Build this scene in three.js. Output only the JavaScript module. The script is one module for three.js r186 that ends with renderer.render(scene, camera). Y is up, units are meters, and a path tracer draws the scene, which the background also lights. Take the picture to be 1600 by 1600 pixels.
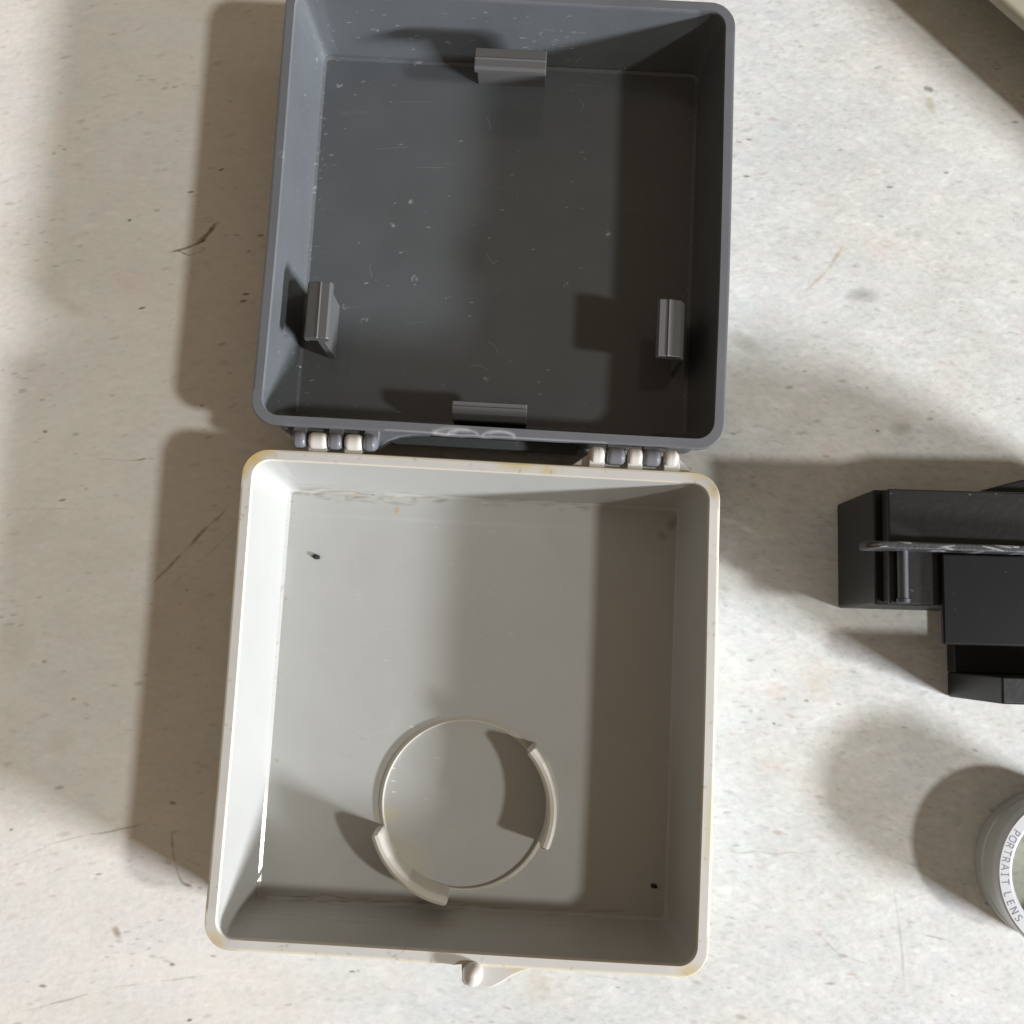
import * as THREE from 'three';
import { ImprovedNoise } from 'three/addons/math/ImprovedNoise.js';
import { mergeGeometries, toCreasedNormals } from 'three/addons/utils/BufferGeometryUtils.js';
import { RoundedBoxGeometry } from 'three/addons/geometries/RoundedBoxGeometry.js';
import { TextGeometry } from 'three/addons/geometries/TextGeometry.js';
import { FontLoader } from 'three/addons/loaders/FontLoader.js';
import { RectAreaLightUniformsLib } from 'three/addons/lights/RectAreaLightUniformsLib.js';

// ---------------------------------------------------------------- camera, light, exposure
const scene = new THREE.Scene();
const camera = new THREE.PerspectiveCamera(53.13, 1, 0.01, 20);
camera.position.set(0, 0.22, 0);
camera.up.set(0, 0.1217, -0.9926);
camera.lookAt(-0.0035, 0.22 - 0.9926, -0.1217);
scene.add(camera);

const renderer = new THREE.WebGLRenderer({ antialias: true });
renderer.toneMapping = THREE.LinearToneMapping;
renderer.toneMappingExposure = 1;
renderer.shadowMap.enabled = true;
renderer.shadowMap.type = THREE.PCFSoftShadowMap;

RectAreaLightUniformsLib.init();
scene.background = new THREE.Color().setRGB(0.25, 0.195, 0.145);            // the dim warm room all round
// upper window light: small and crisp, about 41 degrees up on the right
const upper = new THREE.SpotLight(new THREE.Color().setRGB(1, 1.0, 0.97), 10.4, 0, 0.35, 0.5, 2);
upper.name = 'upper_window_light';
upper.position.set(1.844, 1.7, 0.645);
upper.target.position.set(0, 0, -0.02);
upper.castShadow = true; upper.shadow.radius = 4.2; upper.shadow.mapSize.set(2048, 2048); upper.shadow.camera.near = 1; upper.shadow.camera.far = 5;
scene.add(upper, upper.target);
// lower window light: wide and low, about 19 degrees up on the right
const lower = new THREE.RectAreaLight(new THREE.Color().setRGB(0.97, 0.99, 1.07), 545, 0.48, 0.15);
lower.name = 'lower_window_light';
lower.position.set(2.17, 0.79, 1.07);
lower.lookAt(0, 0, -0.02);
scene.add(lower);

// ---------------------------------------------------------------- helpers
const MM = 0.001;
let seed = 7;
const rnd = () => { seed = (seed + 0x6d2b79f5) | 0; let t = Math.imul(seed ^ (seed >>> 15), 1 | seed); t = (t + Math.imul(t ^ (t >>> 7), 61 | t)) ^ t; return ((t ^ (t >>> 14)) >>> 0) / 4294967296; };
const between = (a, b) => a + (b - a) * rnd();
const noise = new ImprovedNoise();
const used = new Map();
function numbered(name) { const n = used.get(name) ?? 0; used.set(name, n + 1); return n ? `${name}_${String(n).padStart(3, '0')}` : name; }
function mesh(name, geometry, material, parent) {
  const m = new THREE.Mesh(geometry, material);
  m.name = parent === scene ? numbered(name) : name;
  m.castShadow = m.receiveShadow = true;
  parent.add(m);
  return m;
}
function thing(name, label, category, x, y, z, turn = 0) {
  const g = new THREE.Group();
  g.name = numbered(name); g.position.set(x * MM, y * MM, z * MM); g.rotation.y = turn;
  g.userData = { label, category };
  scene.add(g);
  return g;
}
const canvas = (s) => { const c = document.createElement('canvas'); c.width = c.height = s; return c; };
function canvasTexture(c, srgb = true) {
  const t = new THREE.CanvasTexture(c);
  if (srgb) t.colorSpace = THREE.SRGBColorSpace;
  t.wrapS = t.wrapT = THREE.MirroredRepeatWrapping; t.magFilter = THREE.LinearFilter;
  return t;
}
// fills a canvas pixel by pixel: f(u, v) in 0..1 returns [r, g, b] in 0..255
function fill(c, f) {
  const x = c.getContext('2d'), s = c.width, im = x.createImageData(s, s);
  for (let j = 0, k = 0; j < s; j++) for (let i = 0; i < s; i++, k += 4) { const q = f(i / s, j / s); im.data[k] = q[0]; im.data[k + 1] = q[1]; im.data[k + 2] = q[2]; im.data[k + 3] = 255; }
  x.putImageData(im, 0, 0);
  return x;
}
const fbm = (x, y, z, n = 3) => { let s = 0, a = 0.5; for (let i = 0; i < n; i++) { s += a * noise.noise(x, y, z + i * 7.3); x *= 2.07; y *= 2.07; a *= 0.5; } return s; };
function speck(x, px, py, len, wid, ang, style) {
  x.save(); x.translate(px, py); x.rotate(ang); x.fillStyle = style; x.beginPath(); x.ellipse(0, 0, len / 2, wid / 2, 0, 0, 7); x.fill(); x.restore();
}
function blotch(x, px, py, rx, ry, ang, rgb, a) {
  x.save(); x.translate(px, py); x.rotate(ang); x.scale(rx, ry);
  const g = x.createRadialGradient(0, 0, 0, 0, 0, 1); g.addColorStop(0, `rgba(${rgb},${a})`); g.addColorStop(0.55, `rgba(${rgb},${a * 0.55})`); g.addColorStop(1, `rgba(${rgb},0)`);
  x.fillStyle = g; x.fillRect(-1, -1, 2, 2); x.restore();
}
function scratch(x, pts, w, style) {
  x.strokeStyle = style; x.lineWidth = w; x.lineCap = 'round'; x.lineJoin = 'round'; x.beginPath();
  pts.forEach((p, i) => (i ? x.lineTo(p[0], p[1]) : x.moveTo(p[0], p[1]))); x.stroke();
}

// rings of a rounded rectangle joined into one skin; rings: [halfX, halfZ, radius, y] in mm; uv unrolls the walls outwards from the floor
function loft(rings, { capStart = false, capEnd = false, extent = 65, crease = 0.5, unroll = true, wave } = {}) {
  const K = 9, E = 70, per = [];
  for (const [hx, hz, r, y] of rings) {
    const pts = [];
    for (let q = 0; q < 4; q++) {
      const sx = [1, -1, -1, 1][q], sz = [1, 1, -1, -1][q], cx = sx * (hx - r), cz = sz * (hz - r), a0 = q * Math.PI / 2;
      for (let k = 0; k <= K; k++) { const a = a0 + (k / K) * Math.PI / 2; pts.push([cx + r * Math.cos(a), y, cz + r * Math.sin(a), Math.cos(a), Math.sin(a)]); }
      const nx = [1, -1, -1, 1][(q + 1) % 4], nz = [1, 1, -1, -1][(q + 1) % 4], a1 = a0 + Math.PI / 2;
      const from = pts[pts.length - 1], to = [nx * (hx - r) + r * Math.cos(a1), y, nz * (hz - r) + r * Math.sin(a1)];
      for (let k = 1; k < E; k++) { const t = k / E; pts.push([from[0] + (to[0] - from[0]) * t, y, from[2] + (to[2] - from[2]) * t, Math.cos(a1), Math.sin(a1)]); }
    }
    per.push(pts);
  }
  const n = per[0].length, pos = [], uv = [], idx = [], y0 = rings[0][3];
  for (const pts of per) for (const p of pts) {
    const b = wave ? wave(p[0], p[1], p[2]) : [0, 0, 0];
    pos.push((p[0] + b[0]) * MM, (p[1] + b[1]) * MM, (p[2] + b[2]) * MM);
    const d = unroll ? p[1] - y0 : 0;
    uv.push((p[0] + p[3] * d) / (2 * extent) + 0.5, 0.5 - (p[2] + p[4] * d) / (2 * extent));
  }
  for (let i = 0; i + 1 < per.length; i++) for (let k = 0; k < n; k++) {
    const a = i * n + k, b = i * n + (k + 1) % n, c = a + n, d = b + n;
    idx.push(a, b, c, b, d, c);
  }
  const cap = (i, flip) => {
    const c = pos.length / 3; pos.push(0, rings[i][3] * MM, 0); uv.push(0.5, 0.5);
    for (let k = 0; k < n; k++) { const a = i * n + k, b = i * n + (k + 1) % n; flip ? idx.push(c, a, b) : idx.push(c, b, a); }
  };
  if (capStart) cap(0, false);
  if (capEnd) cap(rings.length - 1, true);
  const g = new THREE.BufferGeometry();
  g.setAttribute('position', new THREE.Float32BufferAttribute(pos, 3));
  g.setAttribute('uv', new THREE.Float32BufferAttribute(uv, 2));
  g.setIndex(idx);
  return toCreasedNormals(g, crease);
}
// flat outline in x, z (mm) given a thickness from y0 to y1 and softened edges
function plate(points, y0, y1, bevel = 0.25, curve) {
  const s = new THREE.Shape(); 
  points.forEach(([x, z], i) => (i ? s.lineTo(x * MM, -z * MM) : s.moveTo(x * MM, -z * MM)));
  s.closePath();
  const g = new THREE.ExtrudeGeometry(s, { depth: (y1 - y0 - 2 * bevel) * MM, bevelEnabled: bevel > 0, bevelThickness: bevel * MM, bevelSize: bevel * MM, bevelOffset: -bevel * MM, bevelSegments: 3, curveSegments: 8 });
  g.rotateX(-Math.PI / 2); g.translate(0, (y0 + bevel) * MM, 0);
  return planar(g);
}
function planar(g, extent = 65) {
  const p = g.attributes.position, uv = [];
  for (let i = 0; i < p.count; i++) uv.push(p.getX(i) / MM / (2 * extent) + 0.5, 0.5 - p.getZ(i) / MM / (2 * extent));
  g.setAttribute('uv', new THREE.Float32BufferAttribute(uv, 2));
  return g;
}
function lathe(profile, seg = 96, phi0 = 0, phi = Math.PI * 2, crease = 0.5) {
  const g = new THREE.LatheGeometry(profile.map(([r, y]) => new THREE.Vector2(r * MM, y * MM)), seg, phi0, phi);
  return toCreasedNormals(g, crease);
}
const plastic = (r, g, b, rough, extra = {}) => new THREE.MeshPhysicalMaterial({ color: new THREE.Color().setRGB(r, g, b), roughness: rough, ...extra });

// ---------------------------------------------------------------- tabletop
{
  const S = 2048, SIZE = 0.27, ppm = S / 270;                      // pixels per mm
  const c = canvas(S);
  const x = fill(c, (u, v) => {
    const X = u * 270, Z = v * 270;
    const broad = fbm(X / 45, Z / 45, 3.1, 3), mid = fbm(X / 9, Z / 7, 9.7, 3);
    const right = THREE.MathUtils.smoothstep(u + v * 0.25, 0.45, 0.75);
    const fleck = fbm(X / 1.9, Z / 0.75, 21.4, 3), big = fbm(X / 3.4, Z / 1.7, 33.2, 2);
    let s = 1 + broad * 0.05 + mid * 0.05 * (0.6 + right * 0.8);
    const tl = (u - 0.45) * 0.4 + (v - 0.55) * 0.2, A = X + Z * tl, B = Z - X * tl, amp = 0.72 + 0.5 * right;   // the wear runs with the old brush strokes
    const mott = fbm(A / 2.6 + mid * 1.2, B / 1.15, 41.3, 3), pore = fbm(A / 1.0, B / 0.5, 51.9, 2);
    s += (mott * 0.066 + pore * 0.026) * amp - THREE.MathUtils.smoothstep(mott, 0.16, 0.42) * 0.035 * amp;
    s -= THREE.MathUtils.smoothstep(fleck, 0.12, 0.5) * (0.02 + 0.045 * right);
    s += THREE.MathUtils.smoothstep(big, 0.0, 0.45) * (0.012 + 0.03 * right);
    const warm = fbm(X / 26 + 40, Z / 20, 5.5, 3), tint = fbm(A / 6 + 9, B / 3, 61.1, 2);
    const r = 221 * s + warm * 5 - right * 3 + tint * 6, g = 219 * s + right * 1, b = 212 * s - warm * 7 + right * 4 + tint * 1;
    const n = (rnd() - 0.5) * 4, k = 1 - 0.045 * right;
    return [r * k + n, g * k + n, b * k + n];
  });
  const tilt = (px, py) => ((px / S - 0.45) * 0.4 + (py / S - 0.55) * 0.2);
  const soft = (px, py, len, wid, ang, rgb, al) => blotch(x, px, py, len / 2, wid / 2, ang, rgb, al);
  const smudge = ['142,133,118', '150,147,138', '176,152,140', '150,150,130', '128,124,118'];
  for (let i = 0; i < 6500; i++) {                                  // small worn smudges
    const px = rnd() * S, py = rnd() * S, right = THREE.MathUtils.smoothstep(px / S + py / S * 0.25, 0.4, 0.8);
    if (rnd() > 0.4 + right * 0.6) continue;
    const k = rnd() ** 3;
    soft(px, py, between(7, 14) + 16 * k, between(4, 7) + 4 * k, tilt(px, py) + between(-0.22, 0.22), smudge[rnd() * 5 | 0], between(0.06, 0.26) * (rnd() < 0.1 ? 2.2 : 1));
  }
  for (let i = 0; i < 1800; i++) {                                  // paler chips of paint
    const px = rnd() * S, py = rnd() * S;
    soft(px, py, between(12, 40), between(6, 14), tilt(px, py) + between(-0.2, 0.2), '242,240,236', between(0.08, 0.35));
  }
  for (let i = 0; i < 50; i++) {                                   // dark pits
    const px = rnd() * S, py = rnd() * S, g = between(60, 110) | 0;
    soft(px, py, between(9, 17), between(4.5, 7), tilt(px, py) + between(-0.12, 0.12), `${g + 8},${g},${g - 8}`, between(0.35, 0.85));
  }
  for (let i = 0; i < 24; i++) {                                    // clusters of pits
    const cx = rnd() * S, cy = rnd() * S;
    for (let k = 0; k < 10; k++) { const px = cx + between(-55, 55), py = cy + between(-24, 24), g = between(95, 150) | 0; soft(px, py, between(8, 20), between(4, 7), tilt(px, py) + between(-0.2, 0.2), `${g},${g - 4},${g - 8}`, between(0.12, 0.4)); }
  }
  for (let i = 0; i < 90; i++) blotch(x, rnd() * S, rnd() * S, between(60, 220), between(25, 90), between(-0.4, 0.4), rnd() < 0.5 ? '196,190,178' : '238,236,231', between(0.06, 0.2));   // broad smudges and worn patches
  for (let i = 0; i < 40; i++) blotch(x, rnd() * S, rnd() * S, between(14, 60), between(10, 34), rnd() * 3, rnd() < 0.4 ? '214,170,158' : '176,158,124', between(0.05, 0.2));
  const hairs = [];
  for (let i = 0; i < 22; i++) {                                    // hair scratches
    let px = rnd() * S, py = rnd() * S; const a = tilt(px, py) + between(-0.25, 0.25), L = between(30, 220), pts = [];
    for (let k = 0; k <= 6; k++) pts.push([px + Math.cos(a) * L * k / 6, py + Math.sin(a) * L * k / 6 + between(-2, 2)]);
    hairs.push([pts, between(1, 2), between(0.06, 0.2)]);
  }
  // marks with a place of their own (mm on the table)
  const at = (X, Z) => [(X + 135) * ppm, (Z + 155) * ppm];
  const wear = (q, w, rgb, al) => {                               // a scratch: a wandering line of soft touches, stronger here and weaker there
    const curve = new THREE.CatmullRomCurve3(q.map(([a, b]) => new THREE.Vector3(a, b, 0))), L = curve.getLength(), n = Math.max(6, L / 2.2 | 0), ph = rnd() * 50;
    for (let k = 0; k <= n; k++) {
      const t = k / n, p = curve.getPoint(t), d = curve.getTangent(t), e = noise.noise(ph + k * 0.06, 1.5, 0) * 0.9 + noise.noise(ph + k * 0.4, 7.5, 0) * 0.5;
      const f = Math.max(0, 0.55 + e) * Math.min(1, t * 6 + 0.25, (1 - t) * 6 + 0.25), off = noise.noise(ph + k * 0.05, 3.1, 4) * 3;
      blotch(x, p.x - d.y * off, p.y + d.x * off, 4, Math.max(1.5, w * (0.7 + 0.5 * f)), Math.atan2(d.y, d.x), rgb, Math.min(0.9, al * f * 0.8));
    }
  };
  const M = (pts, w, s) => { const m = s.match(/rgba\((.*),([\d.]+)\)/); wear(pts.map((p) => at(...p)), w, m[1], +m[2]); };
  for (const [q, w, al] of hairs) wear(q, w, '128,116,100', al);
  M([[-77.5, -85.6], [-74.5, -86.2], [-71.5, -87.6], [-69.3, -88.9]], 3, 'rgba(96,78,58,0.8)');
  M([[-71.3, -88], [-69, -89.8], [-67.2, -92.2]], 5, 'rgba(96,76,54,0.85)');
  M([[-76, -86], [-73, -84.8], [-69, -86.2]], 1.4, 'rgba(96,78,58,0.35)');
  M([[-78.5, -11], [-70, -20], [-63, -27.5]], 3.2, 'rgba(92,76,58,0.27)');
  M([[-74, -11], [-67, -17], [-60, -24]], 2.4, 'rgba(92,76,58,0.17)');
  M([[-91, -38.6], [-82, -38.4], [-79, -38.7]], 2.2, 'rgba(110,96,80,0.4)');
  M([[-104, 46], [-94, 42], [-84, 40], [-76, 38.2]], 2, 'rgba(110,98,82,0.2)');
  M([[-101, 76], [-80, 71], [-55, 68]], 2, 'rgba(110,98,82,0.2)');
  M([[-72, 40], [-71, 46], [-69, 50.5], [-67.2, 51.5]], 3, 'rgba(92,74,54,0.3)');
  M([[-83, 59.3], [-81.4, 61.7]], 7, 'rgba(132,112,88,0.7)');
  M([[64, -76], [69.5, -81.5], [73, -86.5]], 5, 'rgba(168,148,116,0.45)');
  for (const [X, Z, rx, ry, al] of [[46.2, -24.9, 22, 5, 0.6], [49.6, -23.4, 12, 6, 0.8], [50.8, -22.8, 9, 5, 0.7], [-57, -41, 40, 9, 0.25]]) blotch(x, ...at(X, Z), rx, ry, 0.2, '238,236,230', al);
  M([[94, -122], [94.6, -118]], 8, 'rgba(170,160,134,0.4)');
  M([[93, -124.2], [95, -123.6]], 6, 'rgba(90,86,76,0.7)');
  M([[20, 85], [45, 87.5], [75, 90]], 2, 'rgba(120,108,96,0.5)');
  M([[62, 60], [66, 64], [72, 66.5]], 2, 'rgba(110,100,88,0.25)');
  M([[82, 60], [91, 62.6]], 2, 'rgba(100,92,78,0.32)');
  M([[78, 49], [79, 60], [79.6, 71]], 3.2, 'rgba(128,122,110,0.25)');
  blotch(x, ...at(84, -45.4), 26, 14, 0, '90,88,80', 0.3); blotch(x, ...at(77, -75.5), 34, 14, 0, '110,110,104', 0.4);
  blotch(x, ...at(55, 11), 22, 20, 0, '206,160,146', 0.18); blotch(x, ...at(54, 27), 26, 16, 0, '206,160,146', 0.16);
  blotch(x, ...at(64, 9), 30, 46, 0, '186,168,140', 0.18); blotch(x, ...at(51, -64.5), 44, 18, 0.5, '150,146,138', 0.4);
  for (const [X, Z] of [[-66.5, -104.9], [-73.2, -99.6], [-83, -72.6], [-60, -75.8], [-60.5, -74.2], [-103, -44.7], [-71.8, 34.4], [54.5, 18], [92.5, 3.5], [97, -104], [-86.7, -93], [-66.6, 77.6], [-70.6, 66.7], [-97, 71], [79, -44.8], [97.5, 54.5]]) soft(...at(X, Z), between(9, 17), between(4.5, 8), tilt(...at(X, Z)) + between(-0.3, 0.3), '78,66,54', between(0.45, 0.95));
  const tex = canvasTexture(c);
  const bc = canvas(1024);
  fill(bc, (u, v) => { const X = u * 270, Z = v * 270, q = 128 + 150 * fbm(X / 1.6, Z / 0.9, 12.5, 3) + 60 * fbm(X / 14, Z / 14, 2.2, 2); return [q, q, q]; });
  const bump = canvasTexture(bc, false);
  const W = 1500, D = 900, g = new THREE.BoxGeometry(W * MM, 30 * MM, D * MM), p = g.attributes.position, uv = [];
  for (let i = 0; i < p.count; i++) { const X = p.getX(i) / MM + 250, Z = p.getZ(i) / MM - 120; uv.push((X + 135) / 270, 1 - (Z + 155) / 270); }
  g.setAttribute('uv', new THREE.Float32BufferAttribute(uv, 2));
  g.translate(0.25, -0.015, -0.12);
  const t = mesh('tabletop', g, new THREE.MeshPhysicalMaterial({ map: tex, bumpMap: bump, bumpScale: 0.00007, roughness: 0.6, specularIntensity: 0.6 }), scene);
  t.userData = { kind: 'structure', label: 'white painted tabletop, worn and speckled' };
}

// ---------------------------------------------------------------- materials of the box
const lightRGB = [165, 166, 162], EXT = 65, TS = 1024, tp = TS / 130;
const T = (X, Z) => [(X + 65) * tp, (Z + 65) * tp];
// the walls were moulded with a matter, paler finish than the polished floor
const finish = (u, v, edge, k) => 1 + k * THREE.MathUtils.smoothstep(Math.max(Math.abs(u - 0.5), Math.abs(v - 0.5)) * 130, edge, edge + 1.2);
function lightTray() {
  const c = canvas(TS);
  const x = fill(c, (u, v) => { const s = (1 + fbm(u * 14, v * 14, 4.4, 3) * 0.025 + (rnd() - 0.5) * 0.018) * finish(u, v, 42.4, 0.02); return [lightRGB[0] * s, lightRGB[1] * s, lightRGB[2] * s]; });
  const smear = (n, x0, x1, z, dz, l0, l1, rgb, a0, a1) => { for (let i = 0; i < n; i++) { const k = rnd(), X = x0 + (x1 - x0) * k * (0.4 + 0.6 * rnd()); blotch(x, ...T(X, z + (rnd() + rnd() - 1) * dz), between(l0, l1), between(1.5, 4), between(-0.15, 0.1), rgb, between(a0, a1)); } };
  smear(85, -41, 0, -42.2, 2.6, 5, 26, '104,98,80', 0.06, 0.36); smear(55, 0, 41, -42.4, 1.6, 5, 26, '104,98,80', 0.04, 0.24); smear(60, -41, 41, 42.4, 1.8, 8, 40, '86,76,58', 0.05, 0.3); smear(40, -40, 41, -46, 4, 10, 60, '120,112,92', 0.03, 0.14); smear(50, -41, 41, 50, 6, 10, 60, '100,90,70', 0.03, 0.14);
  for (let i = 0; i < 40; i++) { const [px, py] = T(-42.1 + between(-1, 1.5), between(-40, 40)); speck(x, px, py, between(3, 8), between(2, 4), 0, `rgba(150,130,92,${between(0.1, 0.35)})`); }
  for (let i = 0; i < 120; i++) { const [px, py] = T(between(-62, 62), between(-62, 62)); speck(x, px, py, between(4, 14), between(1, 2), between(-0.3, 0.3), `rgba(${rnd() < 0.5 ? '240,240,235' : '130,122,104'},${between(0.08, 0.3)})`); }
  blotch(x, ...T(-18.6, -39.1), 6, 8, 0, '176,140,88', 0.7); blotch(x, ...T(-28, -42), 8, 5, 0, '170,146,104', 0.5); speck(x, ...T(-24, -42.2), 9, 2, 0, 'rgba(70,66,58,0.6)');
  blotch(x, ...T(40.6, -39.2), 10, 16, 0.5, '96,84,62', 0.4); blotch(x, ...T(38.5, -36.5), 12, 9, 0.5, '104,92,70', 0.3); blotch(x, ...T(-40.1, 14.7), 4, 4, 0, '160,128,78', 0.6);
  for (let i = 0; i < 70; i++) { let [px, py] = T(between(-40, 40), between(-40, 40)), a = between(-0.5, 0.5) + (rnd() < 0.3 ? 1.4 : 0), L = between(10, 70); scratch(x, [[px, py], [px + Math.cos(a) * L, py + Math.sin(a) * L + between(-3, 3)]], between(0.7, 1.3), `rgba(${rnd() < 0.6 ? '205,205,200' : '130,124,110'},${between(0.06, 0.18)})`); }
  for (let i = 0; i < 20; i++) blotch(x, ...T(between(-42, 42), between(-42, 42)), between(30, 120), between(12, 50), rnd() * 3, rnd() < 0.5 ? '182,182,176' : '146,142,130', between(0.05, 0.14));
  blotch(x, ...T(-5, -37.2), 320, 5, 0.0, '186,188,184', 0.25);
  blotch(x, ...T(-12, 34), 46, 70, -0.7, '196,188,140', 0.3); blotch(x, ...T(-16.5, 24.5), 26, 20, 0, '200,188,120', 0.3);   // old glue yellowing by the ring
  scratch(x, [T(-36, 50), T(-12, 50.6), T(16, 50.2)], 1.4, 'rgba(225,222,212,0.25)');
  for (const [X, Z] of [[-17.4, 15], [-17.2, 17.6], [-17, 19.8], [-14, 6.4]]) speck(x, ...T(X + 1.6, Z), 7, 1.6, 0, 'rgba(240,240,236,0.75)');
  return canvasTexture(c);
}
function lightRim() {
  const c = canvas(TS);
  const x = fill(c, (u, v) => { const s = 1 + fbm(u * 24, v * 24, 8.4, 3) * 0.03 + (rnd() - 0.5) * 0.015; return [190 * s, 189 * s, 183 * s]; });
  const rr = (h, w, style) => { x.strokeStyle = style; x.lineWidth = w * tp; x.beginPath(); x.roundRect(...T(-h, -h - 0.3), 2 * h * tp, (2 * h + 0.6) * tp, 5 * tp); x.stroke(); };
  rr(47.1, 0.8, 'rgba(214,202,170,0.42)'); rr(45.1, 0.4, 'rgba(214,196,164,0.3)');
  for (const [X, Z, rx, ry, a] of [[-45.2, -46, 22, 24, 0.95], [-46.6, -43.4, 10, 22, 0.8], [-42.6, -47, 20, 9, 0.7], [7, -47, 42, 9, 0.5], [13, -46.4, 18, 9, 0.5], [42.6, -47, 26, 12, 0.4], [45.8, -44, 14, 18, 0.5], [46.4, 20, 8, 90, 0.3], [-45, 46, 22, 20, 0.5], [44, 46.4, 26, 16, 0.5], [12, 48, 30, 6, 0.3]]) blotch(x, ...T(X, Z), rx, ry, 0, '186,158,96', a);
  for (let i = 0; i < 70; i++) { const s = rnd() < 0.5 ? -1 : 1, [px, py] = rnd() < 0.5 ? T(s * 46.2 + between(-1, 1), between(-46, 46)) : T(between(-46, 46), s * 46.4 + between(-1, 1)); blotch(x, px, py, between(2, 7), between(1.5, 4), rnd() * 3, '128,112,84', between(0.1, 0.4)); }
  return canvasTexture(c);
}
function darkDust(base, n, spots) {
  const c = canvas(TS);
  const x = fill(c, (u, v) => { const s = (1 + fbm(u * 12, v * 12, 6.4, 4) * 0.08 + (rnd() - 0.5) * 0.05) * finish(u, v, 42.2, 0.17); return base.map((q) => q * s); });
  for (let i = 0; i < n; i++) {
    const k = rnd(); let X = between(-62, 62), Z = between(-62, 62);
    if (k < 0.25) { X = between(-55, -38); } else if (k < 0.42) { Z = between(-60, -44); }
    const [px, py] = T(X, Z), a = -0.18 + between(-0.15, 0.15);
    speck(x, px, py, between(3, 9), between(1, 2.2), a, `rgba(205,210,214,${between(0.08, 0.5) * (X > 20 ? 0.35 : 1)})`);
  }
  for (let i = 0; i < 14; i++) { const [px, py] = T(between(-50, 30), between(-55, 40)); for (let k = 0; k < 5; k++) blotch(x, px + between(-6, 6), py + between(-4, 4), between(2, 6), between(1.5, 4), rnd() * 3, '200,202,203', between(0.12, 0.4)); }
  for (let i = 0; i < 260; i++) { const e = rnd() < 0.5, q = between(-43, 43), w = (rnd() < 0.5 ? -1 : 1) * (42.4 + between(-2.5, 0.4) * rnd()), [px, py] = e ? T(w, q) : T(q, w); blotch(x, px, py, between(1.5, 5), between(1, 2.5), rnd() * 3, '170,166,158', between(0.08, 0.35)); }
  for (let i = 0; i < 7; i++) { let [px, py] = T(between(-40, 36), between(-38, 38)), a = rnd() * 6; const q = []; for (let k = 0; k < 9; k++) { q.push([px, py]); a += between(-0.5, 0.5); px += Math.cos(a) * 4; py += Math.sin(a) * 3; } scratch(x, q, 1, 'rgba(205,205,202,0.3)'); }
  for (let i = 0; i < 16; i++) { const [px, py] = T(between(-45, 30), between(-40, 40)); scratch(x, [[px, py], [px + between(10, 60), py + between(-8, 2)]], 1, `rgba(170,176,180,${between(0.08, 0.25)})`); }
  for (let i = 0; i < 12; i++) blotch(x, rnd() * TS, rnd() * TS, between(40, 130), between(30, 90), rnd() * 3, '120,112,106', between(0.04, 0.1));
  if (n > 200) for (let i = 0; i < 60; i++) { const [px, py] = T(between(2, 16), -50 + between(-5, 6)); speck(x, px, py, between(3, 8), between(1, 2.4), between(-0.6, 0.3), `rgba(196,190,180,${between(0.1, 0.4)})`); }
  if (spots) spots(x);
  return canvasTexture(c);
}
const grain = (() => { const c = canvas(256); fill(c, (u, v) => { const q = 128 + 120 * fbm(u * 40, v * 40, 2.7, 3) + (rnd() - 0.5) * 40; return [q, q, q]; }); const t = canvasTexture(c, false); t.wrapS = t.wrapT = THREE.RepeatWrapping; return t; })();
const trayLight = new THREE.MeshPhysicalMaterial({ map: lightTray(), roughness: 0.5, specularIntensity: 0.7, clearcoat: 0.18, clearcoatRoughness: 0.11 });
const rimLight = new THREE.MeshPhysicalMaterial({ map: lightRim(), roughness: 0.5, specularIntensity: 0.7 });
const ringLight = plastic(0.5, 0.48, 0.415, 0.4, { bumpMap: grain, bumpScale: 0.00004 });
const knuckleLight = plastic(0.55, 0.525, 0.48, 0.35, { clearcoat: 0.6, clearcoatRoughness: 0.1 });
const trayDark = new THREE.MeshPhysicalMaterial({ map: darkDust([73, 77, 79], 330), roughness: 0.6, clearcoat: 0.5, clearcoatRoughness: 0.08 });
const rimDark = new THREE.MeshPhysicalMaterial({ map: darkDust([82, 84, 87], 60, (x) => {
  for (const [cx, cz, rx, rz, a0, a1, w, al] of [[-6, 47.5, 4.2, 1.3, 3.3, 5.3, 5, 0.3], [-4.5, 47.3, 3, 0.9, 3.2, 6.0, 3, 0.4], [2.5, 47.4, 3.2, 1.1, 3.4, 6.1, 4, 0.35], [3.2, 46.9, 2.4, 0.5, 3.2, 6.2, 3, 0.3], [-8.5, 46.6, 2.5, 0.8, 0.2, 2.4, 5, 0.3]]) {
    const q = []; for (let k = 0; k <= 16; k++) { const a = a0 + (a1 - a0) * k / 16; q.push(T(cx + rx * Math.cos(a), cz + rz * Math.sin(a))); }
    scratch(x, q, w * 1.8, `rgba(200,202,204,${al * 0.4})`); scratch(x, q, w * 0.7, `rgba(215,216,218,${al * 0.7})`);
  }
  scratch(x, [T(-20, 47.3), T(0, 47.4), T(24, 47.3)], 2, 'rgba(190,190,190,0.35)');
}), roughness: 0.5 });
const clipDark = plastic(0.1, 0.101, 0.1, 0.36, { bumpMap: grain, bumpScale: 0.00006 });
const knuckleDark = plastic(0.14, 0.145, 0.16, 0.3, { clearcoat: 0.6, clearcoatRoughness: 0.1 });

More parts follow.
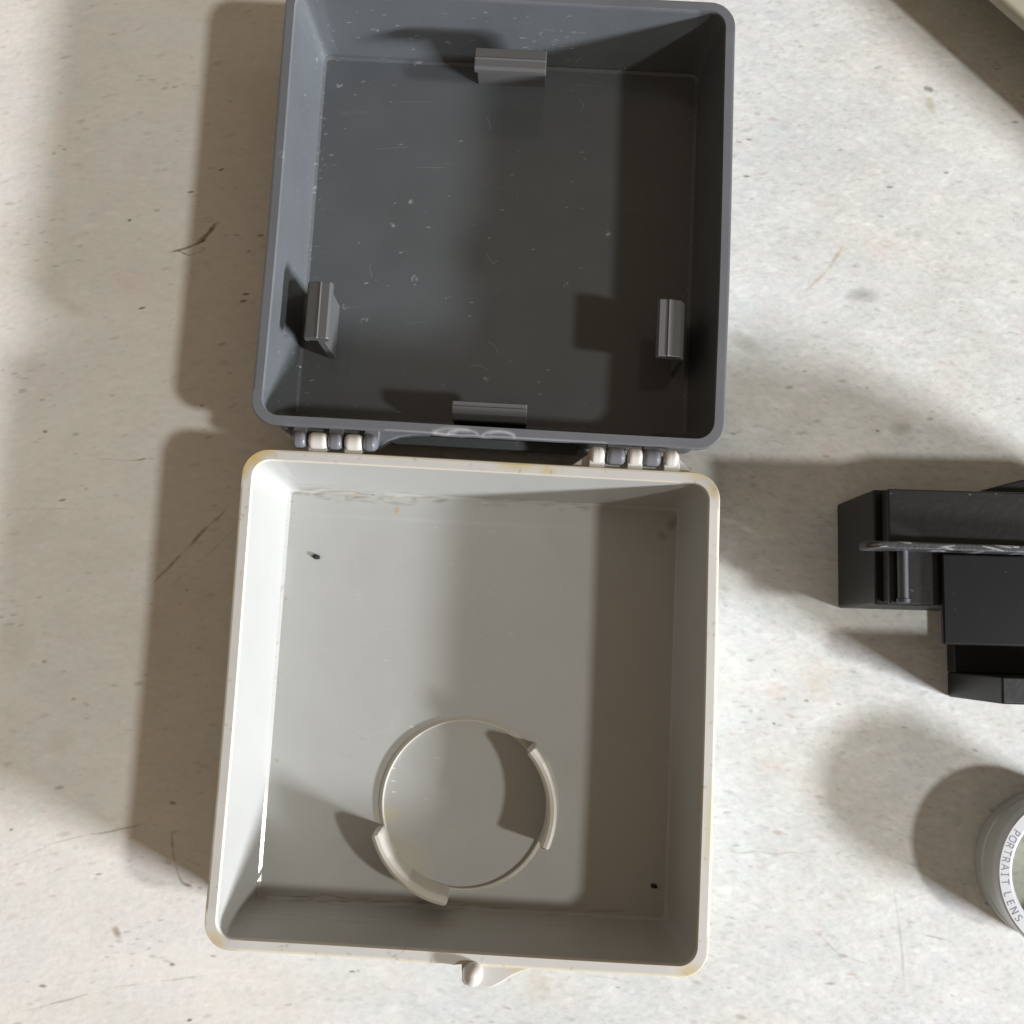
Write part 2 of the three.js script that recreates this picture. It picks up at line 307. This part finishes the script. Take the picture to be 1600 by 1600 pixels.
// ---------------------------------------------------------------- the hinged box
const box = thing('hinged_box', 'open square plastic box, light grey tray hinged to a dark grey lid', 'box', -8.95, 0, 12.85, -0.0513);
const wob = (X, Y, Z) => Y > 2.0 && Y < 2.4 ? [0, 0.05 * noise.noise(X * 0.35, 3.3, Z * 0.45) + 0.035 * noise.noise(X * 1.3, 1.1, Z * 1.3), 0] : Y > 4 ? [0.18 * Math.sin(Z / 19 + 1), 0, 0.16 * Math.sin(X / 23)] : [0, 0, 0];
function trayShell({ hx, hz, top, fx, fz, floor, rimW }) {
  const ix = hx - rimW, iz = hz - rimW, t = top - 1.1, n = [];
  n.push([fx - 3, fz - 3, 0.4, floor], [fx - 0.62, fz - 0.62, 0.8, floor], [fx + 0.03, fz + 0.03, 1.4, floor + 0.385], [fx + 0.09, fz + 0.09, 1.5, floor + 0.85]);
  for (let k = 1; k <= 4; k++) { const s = k / 4; n.push([fx + 0.09 + (ix - fx - 0.09) * s, fz + 0.09 + (iz - fz - 0.09) * s, 1.5 + 2 * s, floor + 0.85 + (t - floor - 0.85) * s]); }
  n.push([hx - 0.9, hz - 0.9, 4.8, t], [hx - 1.2, hz - 1.2, 4.6, t - 1.2], [hx - 2.0, hz - 2.0, 4.2, 2.4], [hx - 2.3, hz - 2.3, 3.9, 0.8], [hx - 3.1, hz - 3.1, 3.4, 0]);
  return loft(n, { capStart: true, capEnd: true, wave: wob });
}
function rimShell({ hx, hz, top, rimW }) {
  const ix = hx - rimW, iz = hz - rimW, b = top - 1.35;
  return loft([[ix - 0.06, iz - 0.06, 3.5, b], [ix - 0.06, iz - 0.06, 3.5, top - 0.28], [ix + 0.08, iz + 0.08, 3.6, top - 0.06], [ix + 0.3, iz + 0.3, 3.8, top], [hx - 0.55, hz - 0.55, 4.8, top], [hx - 0.2, hz - 0.2, 5.1, top - 0.14], [hx, hz, 5.3, top - 0.5], [hx, hz, 5.3, b], [ix - 0.06, iz - 0.06, 3.5, b]], { unroll: false, crease: 0.7, wave: (X, Y, Z) => { const d = wob(X, Y, Z), chip = Z > 46.6 && X > -11 && X < 1.4 ? 1 - Math.abs(X + 4.8) / 6.2 : 0; if (chip > 0) { d[2] += (0.34 * noise.noise(X * 0.55, 8.2, 0.4) + 0.2 * noise.noise(X * 1.7, 2.2, 0.4) + 0.12) * Math.min(1, chip * 3); d[1] -= 0.25 * Math.max(0, noise.noise(X * 0.8, 5.5, 0.3)); } return d; } });
}
const L0 = { hx: 47.2, hz: 47.6, top: 20.9, fx: 42.1, fz: 42.6, floor: 1.76, rimW: 2.15 };
const D0 = { hx: 47.2, hz: 47.6, top: 20.3, fx: 42.4, fz: 41.7, floor: 1.76, rimW: 2.1 };
const base = mesh('base_tray', trayShell(L0), trayLight, box);
base.userData.label = 'light grey tray with a raised ring on its floor';
mesh('rim', rimShell(L0), rimLight, base);
const lid = mesh('lid', trayShell(D0), trayDark, box);
lid.userData.label = 'dark grey lid with four clips inside';
{ // the lid lies behind the tray, its place given in the tray's own axes
  const dx = -3.3 + 8.95, dz = -87.0 - 12.85, c = Math.cos(0.0513), s = Math.sin(0.0513);
  lid.position.set((c * dx + s * dz) * MM, 0, (-s * dx + c * dz) * MM); lid.rotation.y = -0.0023;
}
mesh('rim', rimShell(D0), rimDark, lid);

// hinge
function knuckle(w, r, roundL, roundR) {
  const p = [], h = w / 2, k = 1.15;
  const end = (s, round) => { const q = []; const e = round ? r * 0.8 : k; for (let i = 0; i <= 6; i++) { const a = (i / 6) * Math.PI / 2; q.push([round ? r * Math.sin(a) : (r - k) + k * Math.sin(a), s * (h - e + e * Math.cos(a))]); } return q; };
  p.push([0, -h], ...end(-1, roundL), ...end(1, roundR).reverse(), [0, h]);
  const g = lathe(p, 28, 0, Math.PI * 2, 0.6); g.rotateZ(-Math.PI / 2);
  return g;
}
const AY = 19.5, AZ = -50.0;
function hinge(name, geo, mat, parent, X, inLid) {
  const m = mesh(name, geo, mat, parent);
  m.position.set(X * MM, AY * MM, AZ * MM);
  if (inLid) { m.position.sub(lid.position); }
  return m;
}
for (const [X, w, l, r] of [[-32.9, 4.0, 0, 0], [-25.8, 3.8, 0, 0], [22.5, 3.4, 1, 0], [30.1, 3.3, 0, 0], [37.3, 3.3, 0, 1]]) hinge('hinge_knuckle', knuckle(w, 1.75, l, r), knuckleLight, base, X, false);
for (const [X, w, l, r] of [[-36.6, 3.2, 1, 0], [-29.4, 3.1, 0, 0], [-22.3, 3.2, 0, 1], [26.4, 3.9, 0, 0], [33.5, 3.7, 0, 0]]) hinge('hinge_knuckle', knuckle(w, 1.75, l, r), knuckleDark, lid, X, true);
const rimZ = -47.3;
const flangePts = [[41.9, rimZ + 0.6], [41.6, -47.6], [40.2, -49.2], [39.2, -50.2], [38.6, -50.7], [21.8, -50.5], [20.6, -50.1], [18.6, -48.6], [17.2, -47.5], [16.6, rimZ + 0.6]];
mesh('hinge_flange', plate(flangePts, 16.6, 18.7, 0.25), rimLight, base);
for (const [a, b, y] of [[-34.8, -31.0, 19.9], [-27.6, -24.0, 19.9], [21.0, 24.1, 20.1], [28.6, 31.6, 20.1], [35.8, 39.0, 20.1]]) mesh('hinge_tab', plate([[a, rimZ + 0.5], [a, -49.3], [b, -49.3], [b, rimZ + 0.5]], 17.2, y, 0.25), rimLight, base);
{
  const lz = -52.7, inLid = (g) => g.translate(-lid.position.x, 0, -lid.position.z);
  mesh('hinge_flange', inLid(plate([[-41.2, lz - 0.5], [-40.6, -52.3], [-39, -51.4], [-38.2, -50.2], [-37.4, -49.6], [-21.6, -49.4], [-20.4, -49.9], [-19, -51.0], [-17, -51.9], [-14.6, -52.4], [-11, lz], [-11, lz - 0.5]], 15.8, 18.3, 0.25)), rimDark, lid);
  for (const [a, b] of [[-38, -35.2], [-30.9, -27.9], [-23.8, -20.8], [24.6, 28.2], [31.8, 35.2]]) mesh('hinge_tab', inLid(plate([[a, lz - 0.4], [a, -50.4], [b, -50.4], [b, lz - 0.4]], 17, 19.6, 0.25)), rimDark, lid);
}

mesh('hinge_web', plate([[-20.5, -54.5], [-20, -52.6], [-19, -52.3], [19.4, -52.2], [19.5, -54.5]], 6.2, 8.6, 0.2).translate(-lid.position.x, 0, -lid.position.z), trayDark, lid);

// latch tab on the tray's near edge
mesh('latch_tab', plate([[1.2, 46.6], [1.6, 50.6], [2.2, 51.3], [6.6, 51.5], [7.3, 51.35], [8.0, 51.0], [9.2, 50.3], [11.0, 49.1], [12.6, 48.3], [14.2, 47.8], [16.0, 47.5], [18, 46.6]], 17.6, 20.5, 0.35), rimLight, base);
{ const g = new THREE.CapsuleGeometry(1.9 * MM, 0.6 * MM, 8, 20); g.rotateX(Math.PI / 2); g.scale(1, 1.4, 1); const m = mesh('latch_knob', g, knuckleLight, base); m.position.set(3.5 * MM, 20.9 * MM, 49.0 * MM); }

// raised ring with two taller arcs on the tray floor
{
  const ring = new THREE.Group(); ring.name = 'holder_ring'; ring.position.set(-0.5 * MM, 1.76 * MM, 21.35 * MM); base.add(ring);
  const f = -0.03;
  mesh('ring_wall', lathe([[16.8, f], [16.85, 0.6], [16.95, 0.75], [17.12, 0.75], [17.25, 0.6], [17.8, f]], 128), ringLight, ring);
  const arc = (a0, a1) => {                                   // angles measured from +x towards +z
    const prof = [[16.8, f], [16.8, 7.4], [17.0, 8.1], [17.5, 8.5], [18.2, 8.55], [18.75, 8.2], [19.0, 7.5], [19.4, f]], n = 30, pos = [], idx = [], m = prof.length;
    for (let i = -2; i <= n + 2; i++) {
      const edge = i === -2 || i === n + 2, soft = i < 0 || i > n, t = Math.min(1, Math.max(0, i / n)), a = a0 + (a1 - a0) * t + (i < 0 ? 0.02 * (i + 1) - 0.012 : 0) + (i > n ? 0.02 * (i - n - 1) + 0.012 : 0);
      for (const [r, y] of prof) { const s = edge ? 0.55 : soft ? 0.9 : 1, rr = 17.8 + (r - 17.8) * s, yy = edge ? Math.min(y, 8.1) : y; pos.push(rr * Math.cos(a) * MM, yy * MM, rr * Math.sin(a) * MM); }
    }
    for (let i = 0; i < n + 4; i++) for (let k = 0; k + 1 < m; k++) { const p = i * m + k; idx.push(p, p + m, p + 1, p + 1, p + m, p + m + 1); }
    for (const [i0, flip] of [[0, true], [n + 4, false]]) { for (let k = 1; k + 1 < m; k++) { const p = i0 * m; flip ? idx.push(p, p + k, p + k + 1) : idx.push(p, p + k + 1, p + k); } }
    const g = new THREE.BufferGeometry(); g.setAttribute('position', new THREE.Float32BufferAttribute(pos, 3)); g.setIndex(idx);
    return toCreasedNormals(g, 0.7);
  };
  mesh('ring_arc', arc(-0.735, 0.36), ringLight, ring);
  mesh('ring_arc', arc(1.72, 2.8), ringLight, ring);
}

// four clips inside the lid
function clip(len, x, z, turn, hooked = true, lip = 1.1) {
  const prof = hooked ? [[4.0, 0], [4.0, 12.7], [1.2, 13.0], [-0.5, 13.5], [-1.1, 13.7], [-1.1, 14.8], [-0.6, 15.4], [1.0, 15.3], [1.25, 15.55], [1.6, 15.4], [3.7, 14.9], [4.2, 14.2], [5.0, 12.6], [5.0, 0]] : [[0, 0], [0, 12.6], [-lip, 13.4], [-lip, 15.0], [-lip + 0.5, 15.4], [1.0, 15.3], [1.25, 15.55], [1.6, 15.4], [3.7, 14.9], [4.1, 14.3], [4.1, 12.9], [3.3, 12.6], [2.9, 13.3], [1.5, 13.3], [1.5, 0]];
  const s = new THREE.Shape(); prof.forEach(([d, y], i) => (i ? s.lineTo(d * MM, y * MM) : s.moveTo(d * MM, y * MM))); s.closePath();
  const g = new THREE.ExtrudeGeometry(s, { depth: (len - 0.4) * MM, bevelEnabled: true, bevelThickness: 0.2 * MM, bevelSize: 0.12 * MM, bevelOffset: -0.12 * MM, bevelSegments: 2 });
  g.translate(0, 0, -(len - 0.4) / 2 * MM);
  const gs = [g];
  const c = mesh('clip', mergeGeometries(gs), clipDark, lid);
  c.position.set(x * MM, 1.7 * MM, z * MM); c.rotation.y = turn;
  return c;
}
clip(12, 34.5, 22.3, 0);                       // right: profile's +d towards +x
clip(12, -34.6, 22.3, Math.PI, false);                // left
clip(15.2, 0.4, -33.0, Math.PI / 2);           // far side: +d towards -z
clip(15.2, 0.2, 40.2, -Math.PI / 2).scale.set(0.55, 0.98, 1);   // hinge side, close to the wall

// two dark crumbs on the tray floor
for (const [x, z, s, label] of [[-42.5, -17.1, 1, 'tiny black crumb on the light tray floor near its far left corner'], [28.4, 50.6, 0.85, 'tiny black crumb on the light tray floor near its near right corner']]) {
  const g = new THREE.IcosahedronGeometry(0.75 * s * MM, 2), p = g.attributes.position;
  for (let i = 0; i < p.count; i++) { const v = new THREE.Vector3().fromBufferAttribute(p, i), k = 1 + 0.35 * noise.noise(v.x * 1900 + x, v.y * 1900, v.z * 1900); p.setXYZ(i, v.x * k * 1.15, v.y * k * 0.5, v.z * k * 0.72); }
  g.computeVertexNormals();
  const m = mesh('crumb', g, plastic(0.012, 0.011, 0.012, 0.7), scene);
  m.position.set(x * MM, 2.05 * MM, z * MM); m.rotation.y = -0.3; m.userData = { label, category: 'crumb' };
}

// ---------------------------------------------------------------- black accessory on the right
{
  const scuffs = (() => {
    const c = canvas(512), x = fill(c, (u, v) => { const s = 1 + fbm(u * 20, v * 20, 3.3, 3) * 0.25; return [17 * s, 18 * s, 19 * s]; });
    for (let i = 0; i < 90; i++) { const px = rnd() * 512, py = rnd() * 512; speck(x, px, py, between(2, 9), between(1, 1.8), between(-0.3, 0.3), `rgba(190,192,195,${between(0.08, 0.5)})`); }
    return canvasTexture(c);
  })();
  const edgeWear = (() => {
    const c = canvas(512), x = fill(c, (u, v) => { const s = 1 + fbm(u * 20, v * 20, 7.3, 3) * 0.25; return [52 * s, 54 * s, 56 * s]; });
    for (let i = 0; i < 1100; i++) { const px = rnd() * 512, py = rnd() * 512; speck(x, px, py, between(8, 40), between(1.5, 4), between(-0.2, 0.2), `rgba(215,217,218,${between(0.15, 0.75)})`); }
    return canvasTexture(c);
  })();
  const black = new THREE.MeshPhysicalMaterial({ map: scuffs, roughness: 0.42, bumpMap: grain, bumpScale: 0.00005 });
  const worn = new THREE.MeshPhysicalMaterial({ map: edgeWear, roughness: 0.45, bumpMap: grain, bumpScale: 0.00012 });
  const plasticBlack = plastic(0.55, 0.55, 0.58, 0.44, { map: scuffs, specularIntensity: 0.5 }), dark = plastic(0.008, 0.008, 0.009, 0.6);
  const steel = new THREE.MeshStandardMaterial({ color: new THREE.Color().setRGB(0.075, 0.08, 0.09), metalness: 0.5, roughness: 0.5 });
  const t = thing('plastic_attachment', 'black blocky plastic attachment with a scuffed ridge and thin grey pin, at the right edge', 'attachment', 69.2, 0, -17.3, -0.03);
  const rb = (x0, x1, y0, y1, z0, z1, r = 0.4) => { const g = new RoundedBoxGeometry((x1 - x0) * MM, (y1 - y0) * MM, (z1 - z0) * MM, 3, r * MM); g.translate((x0 + x1) / 2 * MM, (y0 + y1) / 2 * MM, (z0 + z1) / 2 * MM); return planar(g, 30); };
  mesh('body', rb(0, 62, 0, 22.6, -11.4, 11.0, 0.5), black, t);
  mesh('neck', rb(1.6, 61.6, 22.6, 26.0, -10.6, 10.4, 0.1), dark, t);
  mesh('top_plate', rb(1.2, 62, 26.0, 27.2, -10.9, 11.0, 0.35), black, t);
  // angled hood behind the body
  mesh('hood', (() => { const g = plate([[17.5, -10.8], [29.4, -14.3], [60, -14.6], [60, -10.8]], 0, 22.0, 0.4); return planar(g, 30); })(), dark, t);
  // side arm towards the viewer: slab and block standing on the table
  mesh('cover_plate', rb(10.6, 62, 27.2, 28.6, 1.3, 18.2, 0.4), plasticBlack, t);
  mesh('side_block', rb(23.0, 62, 0, 24.5, 23.8, 29.0, 0.5), black, t);
  mesh('side_foot', rb(23.0, 62, 0, 4, 11.0, 23.8, 0.3), dark, t);
  // lug with a round eye and a steel pin through it
  const s = new THREE.Shape(), y = 29.2, r = 3.4;
  s.moveTo(-1.5 * MM, (y - r) * MM); s.absarc(-1.5 * MM, y * MM, r * MM, -Math.PI / 2, Math.PI / 2, true); s.lineTo(44 * MM, (y + 2) * MM); s.lineTo(44 * MM, (y - r) * MM); s.closePath();
  const hole = new THREE.Path(); hole.absellipse(10.6 * MM, 30.0 * MM, 3.0 * MM, 1.5 * MM, 0, Math.PI * 2, false); s.holes.push(hole);
  const lg = new THREE.ExtrudeGeometry(s, { depth: 0.7 * MM, bevelEnabled: true, bevelThickness: 0.35 * MM, bevelSize: 0.35 * MM, bevelOffset: -0.35 * MM, bevelSegments: 3, curveSegments: 20 });
  lg.translate(0, 0, -0.35 * MM); planar(lg, 30);
  mesh('lug', lg, worn, t).position.z = 0.4 * MM;
  const pin = lathe([[0, 0], [0.85, 0], [1.0, 0.15], [1.0, 9.0], [1.25, 9.1], [1.25, 9.7], [1.0, 9.9], [0, 9.9]], 28); pin.rotateX(Math.PI / 2);
  mesh('pin', pin, steel, t).position.set(3.4 * MM, 28.2 * MM, 0.9 * MM);
}

// ---------------------------------------------------------------- close-up lens, lower right
{
  const t = thing('close_up_lens', 'round silver close-up lens with dark lettering round its rim, at the lower right edge', 'lens', 110.36, 0, 46.53);
  const satin = plastic(0.46, 0.475, 0.45, 0.45, { metalness: 0.3 }), bright = plastic(0.52, 0.535, 0.55, 0.38, { metalness: 0.25 });
  mesh('barrel', lathe([[13.4, 0.2], [14.9, 0], [15.2, 0.3], [15.2, 3.2], [14.9, 3.5], [14.9, 4.3], [15.25, 4.6], [15.25, 8.2], [15.0, 8.5], [15.0, 9.4], [13.3, 9.4], [13.1, 6.6], [13.3, 0.4], [13.4, 0.2]], 160, 0, Math.PI * 2, 0.4), satin, t);
  mesh('front_ring', lathe([[14.2, 9.3], [15.6, 9.3], [15.86, 9.6], [15.86, 11.7], [15.6, 12.0], [13.55, 12.0], [13.4, 11.9], [12.5, 10.6], [12.5, 9.3], [14.2, 9.3]], 160, 0, Math.PI * 2, 0.3), bright, t);
  const glass = new THREE.MeshPhysicalMaterial({ color: new THREE.Color().setRGB(0.93, 0.95, 0.9), transmission: 1, roughness: 0.02, ior: 1.5, thickness: 0 });
  const dome = []; for (let i = 0; i <= 14; i++) { const r = 12.9 * i / 14; dome.push([r, 9.1 - 1.2 * (r / 12.9) ** 2]); }
  mesh('glass', lathe(dome, 96), glass, t);
  const font = await new FontLoader().loadAsync('fonts/droid/droid_sans_regular.typeface.json');
  const letters = [], R = 14.5;
  const list = [...'PORTRAIT'].map((ch, i) => [ch, 215.5 - i * 5.6]).concat([...'LENS'].map((ch, i) => [ch, 167.2 - i * 6.4]));
  for (const [ch, deg] of list) {
    const g = new TextGeometry(ch, { font, size: 1.5 * MM, depth: 0.03 * MM, curveSegments: 4, bevelEnabled: false });
    g.computeBoundingBox(); const b = g.boundingBox; g.translate(-(b.min.x + b.max.x) / 2, -(b.min.y + b.max.y) / 2, 0);
    const a = THREE.MathUtils.degToRad(deg), cs = Math.cos(a), sn = Math.sin(a);
    g.applyMatrix4(new THREE.Matrix4().makeBasis(new THREE.Vector3(sn, 0, -cs), new THREE.Vector3(-cs, 0, -sn), new THREE.Vector3(0, 1, 0)).setPosition(R * cs * MM, 12.0 * MM, R * sn * MM));
    g.deleteAttribute('uv'); letters.push(g);
  }
  mesh('lettering', mergeGeometries(letters), plastic(0.17, 0.19, 0.24, 0.6), t);
}

// ---------------------------------------------------------------- tan case in the far right corner
{
  const c = canvas(256); fill(c, (u, v) => { const s = 1 + fbm(u * 30, v * 30, 1.3, 3) * 0.06; return [158 * s, 154 * s, 135 * s]; });
  const tan = new THREE.MeshPhysicalMaterial({ map: canvasTexture(c), roughness: 0.7 });
  const t = thing('tan_case', 'corner of a tan case with an overhanging lid, in the far right corner', 'case', 104 - 15 + 35.4 + 42, 0, -135.9 - 15 - 35.4 + 42, -Math.PI / 4);
  mesh('lid', new RoundedBoxGeometry(230 * MM, 3.2 * MM, 100 * MM, 4, 1.2 * MM), tan, t).position.y = 13.4 * MM;
  mesh('body', new RoundedBoxGeometry(186 * MM, 11.8 * MM, 60 * MM, 3, 1.5 * MM), tan, t).position.y = 5.9 * MM;
}

renderer.render(scene, camera);
